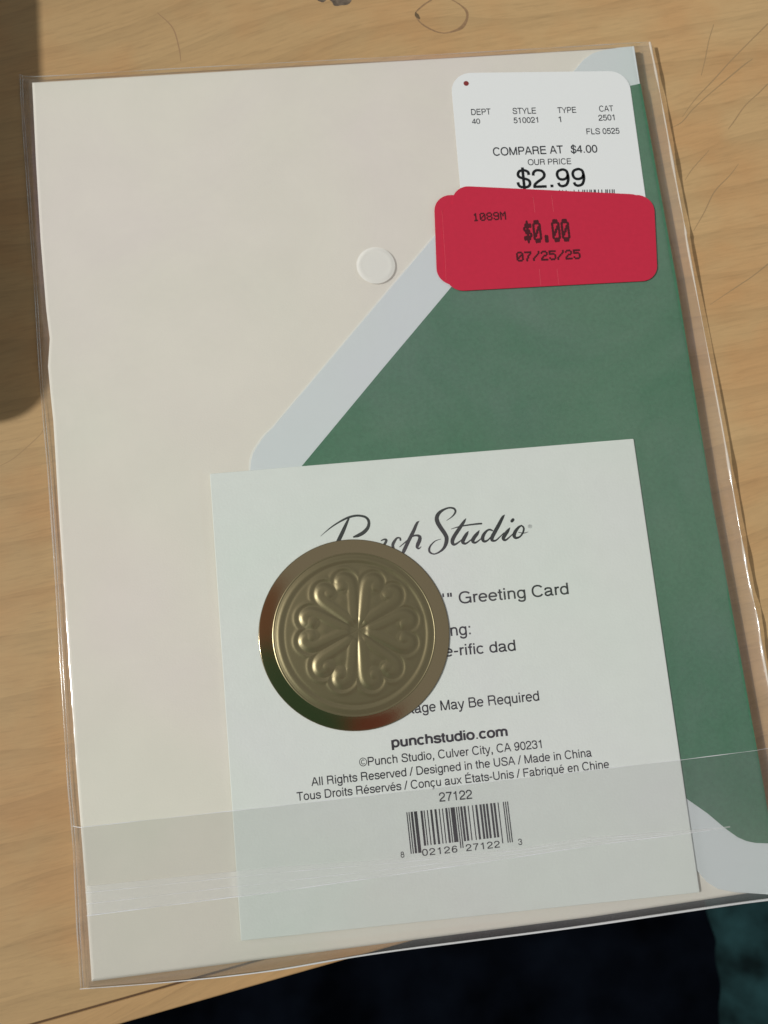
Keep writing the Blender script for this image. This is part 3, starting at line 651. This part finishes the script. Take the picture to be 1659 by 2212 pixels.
G = {'0': ['01110', '10001', '10011', '10101', '11001', '10001', '01110'], '1': ['00100', '01100', '00100', '00100', '00100', '00100', '01110'],
     '2': ['01110', '10001', '00001', '00110', '01000', '10000', '11111'], '5': ['11111', '10000', '11110', '00001', '00001', '10001', '01110'],
     '7': ['11111', '00001', '00010', '00100', '00100', '01000', '01000'], '8': ['01110', '10001', '10001', '01110', '10001', '10001', '01110'],
     '9': ['01110', '10001', '10001', '01111', '00001', '10001', '01110'], 'M': ['10001', '11011', '10101', '10101', '10001', '10001', '10001'],
     '$': ['00100', '01111', '10100', '01110', '00101', '11110', '00100'], '.': ['00000', '00000', '00000', '00000', '00000', '01100', '01100'],
     '/': ['00001', '00001', '00010', '00100', '01000', '10000', '10000']}
def dots(s, p0, p1, hpx, name, fat=1.25, adv=6):
    a, b = U(*Z3(*p0), zr), U(*Z3(*p1), zr); d = b-a; tot = (len(s)-1)*adv+5; ex = d/tot; up = np.array([-ex[1], ex[0]]); up /= np.linalg.norm(up)
    ey = up*np.linalg.norm(U(*Z3(p0[0], p0[1]-hpx), zr)-a)/7; V = []; F = []; rn = random.Random(5)
    for ci, ch in enumerate(s):
        for r_, row in enumerate(G[ch]):
            for c_, bit in enumerate(row):
                if bit == '1':
                    cc = a+ex*(ci*adv+c_+.5+rn.uniform(-.06, .06))+ey*(6.5-r_+rn.uniform(-.05, .05)); k = len(V)
                    zz = zr+.006+.0004*((ci*35+r_*5+c_) % 9)
                    for q in range(8):
                        t = q*math.tau/8+.39; v = cc+ex*math.cos(t)*.56*fat+ey*math.sin(t)*.56*fat; V.append((v[0], v[1], zz))
                    F.append(tuple(range(k, k+8)))
    return mesh_obj(name, V, F, m_maroon, t3)
dots('1089M', (355, 1031), (570, 1019), 52, 'printed_text', 1.35)
dots('$0.00', (692, 1172), (990, 1158), 140, 'printed_text', 1.5)
dots('07/25/25', (640, 1294), (1056, 1276), 62, 'printed_text', 1.45)

# ------------------------------------------------------------------ embossed gold seal
ZG0 = 3.44
gc = U(*ZD(822, 820), ZG0+.3); ex = U(*ZD(1512, 820), ZG0+.3)-gc; ex /= np.linalg.norm(ex); ey = np.array([-ex[1], ex[0]])
RG = 18.95
gold = thing('gold_seal', 'round embossed gold foil seal with six hearts lying on the card', 'seal')
def segd(X, Y, poly):
    D = np.full(X.shape, 9.0)
    for (x0, y0), (x1, y1) in zip(poly[:-1], poly[1:]):
        dx, dy = x1-x0, y1-y0; t = np.clip(((X-x0)*dx+(Y-y0)*dy)/(dx*dx+dy*dy+1e-12), 0, 1)
        D = np.minimum(D, np.hypot(X-x0-t*dx, Y-y0-t*dy))
    return D
def smooth(pts, n=6): return [tuple(p[:2]) for p in catmull([(x, y, 0) for x, y in pts], n)]
armR = smooth([(.15, .028), (.24, .068), (.34, .115), (.44, .158), (.53, .178), (.585, .145), (.578, .100), (.53, .085)])
armL = [(x, -y) for x, y in armR]
petal = [armR, armL, smooth([(.14, 0), (.25, -.03), (.33, -.045)]), smooth([(.14, 0), (.25, .03), (.33, .045)])]
def height(X, Y):
    r = np.hypot(X, Y); X = (X-.035)/.93; Y = (Y-.035)/.93; h = np.zeros(X.shape); D = np.full(X.shape, 9.0); B = np.full(X.shape, 9.0)
    for k in range(6):
        a = math.radians(0+60*k-1.0); c_, s_ = math.cos(a), math.sin(a); u = X*c_+Y*s_; v = -X*s_+Y*c_
        m = (u > 0) & (np.abs(v) < u*.9+.06)
        for pl in petal[:2]: D = np.minimum(D, np.where(m, segd(u, v, pl), 9))
        for sy in (-1, 1): B = np.minimum(B, np.hypot(u-.515, v-sy*.088))
        h += .04*np.exp(-((u-.37)**2+v**2)/.045**2)+.05*np.exp(-((u-.50)**2+v**2)/.03**2)
    th = np.arctan2(Y, X)
    ang = np.degrees(np.abs((np.arctan2(Y, X)-math.radians(-1.0)+math.pi/6) % (math.pi/3)-math.pi/6)); rr_ = np.hypot(X, Y)
    heart = 1/(1+np.exp((ang-22.5)/1.6))*1/(1+np.exp((.15-rr_)/.012))*1/(1+np.exp((rr_-.47)/.02))
    ridge = np.exp(-(D/.052)**4)
    ball = np.clip(1-(B/.095)**2, 0, 1)**1.2
    h += .095*np.maximum(ridge, ball*1.5)
    fill = 1/(1+np.exp((D-.062)/.014)); h += .11*np.maximum(fill, heart)
    # scalloped line hugging the hearts
    h -= .055*np.exp(-((30-ang)/6.0)**2)*(1-.6*np.exp(-(rr_/.16)**2))*1/(1+np.exp((rr_-.46)/.03))+.06*np.exp(-(rr_/.16)**2)
    DD = np.minimum(D, np.maximum(B-.03, 0)); out = 1/(1+np.exp(-(np.hypot(X, Y)-.50)/.03))
    h += out*(.07*np.exp(-((DD-.125)/.024)**2)-.05*np.exp(-((DD-.085)/.018)**2))
    # rings
    h += .11*np.exp(-((r-.785)/.028)**2)-.05*np.exp(-((r-.74)/.018)**2)
    h += .05*np.exp(-((r-.846)/.007)**2)-.02*np.exp(-((r-.836)/.006)**2)
    h += .45*(1-r**2)*(r < .84)+(r >= .84)*(.45*(1-.84**2)-.33*np.clip((r-.84)/.16, 0, 1)**1.35)
    h += .02*np.sin(3*X+1)*np.sin(4*Y)
    return h
nr, na = 190, 520
R = np.concatenate([np.linspace(.004, .80, 150), np.linspace(.803, .90, 40), np.linspace(.905, 1, 14)]); nr = len(R)
TH_ = np.arange(na)*math.tau/na
RR, TT = np.meshgrid(R, TH_, indexing='ij'); X = RR*np.cos(TT); Y = RR*np.sin(TT); H = height(X, Y)
Pw = gc[None, None, :]+RG*(X[..., None]*ex+Y[..., None]*ey)
m_rim = mat('gold_foil_rim', (.44, .35, .21), .14, .12, 2500, metal=1.0)
Zw = ZG0+.32+H
ir = int(np.searchsorted(R, .853))
def rings(name, i0, i1, mt, cap=False, wall=False):
    n = i1-i0; V = np.column_stack([Pw[i0:i1].reshape(-1, 2), Zw[i0:i1].ravel()]); F = []
    for i in range(n-1):
        for k in range(na): a = i*na+k; b = i*na+(k+1) % na; F.append((a, a+na, b+na, b))
    if cap: F.append(tuple(range(na)))
    if wall:
        b0 = len(V); base = V[-na:].copy(); base[:, 2] = ZG0; V = np.vstack([V, base])
        for k in range(na): a = (n-1)*na+k; b = (n-1)*na+(k+1) % na; F.append((a, b0+k, b0+(k+1) % na, b))
    return mesh_obj(name, V.tolist(), F, mt, gold, smooth=True)
rings('embossed_centre', 0, ir+1, m_gold, cap=True)
rings('foil_rim', ir, nr, m_rim, wall=True)
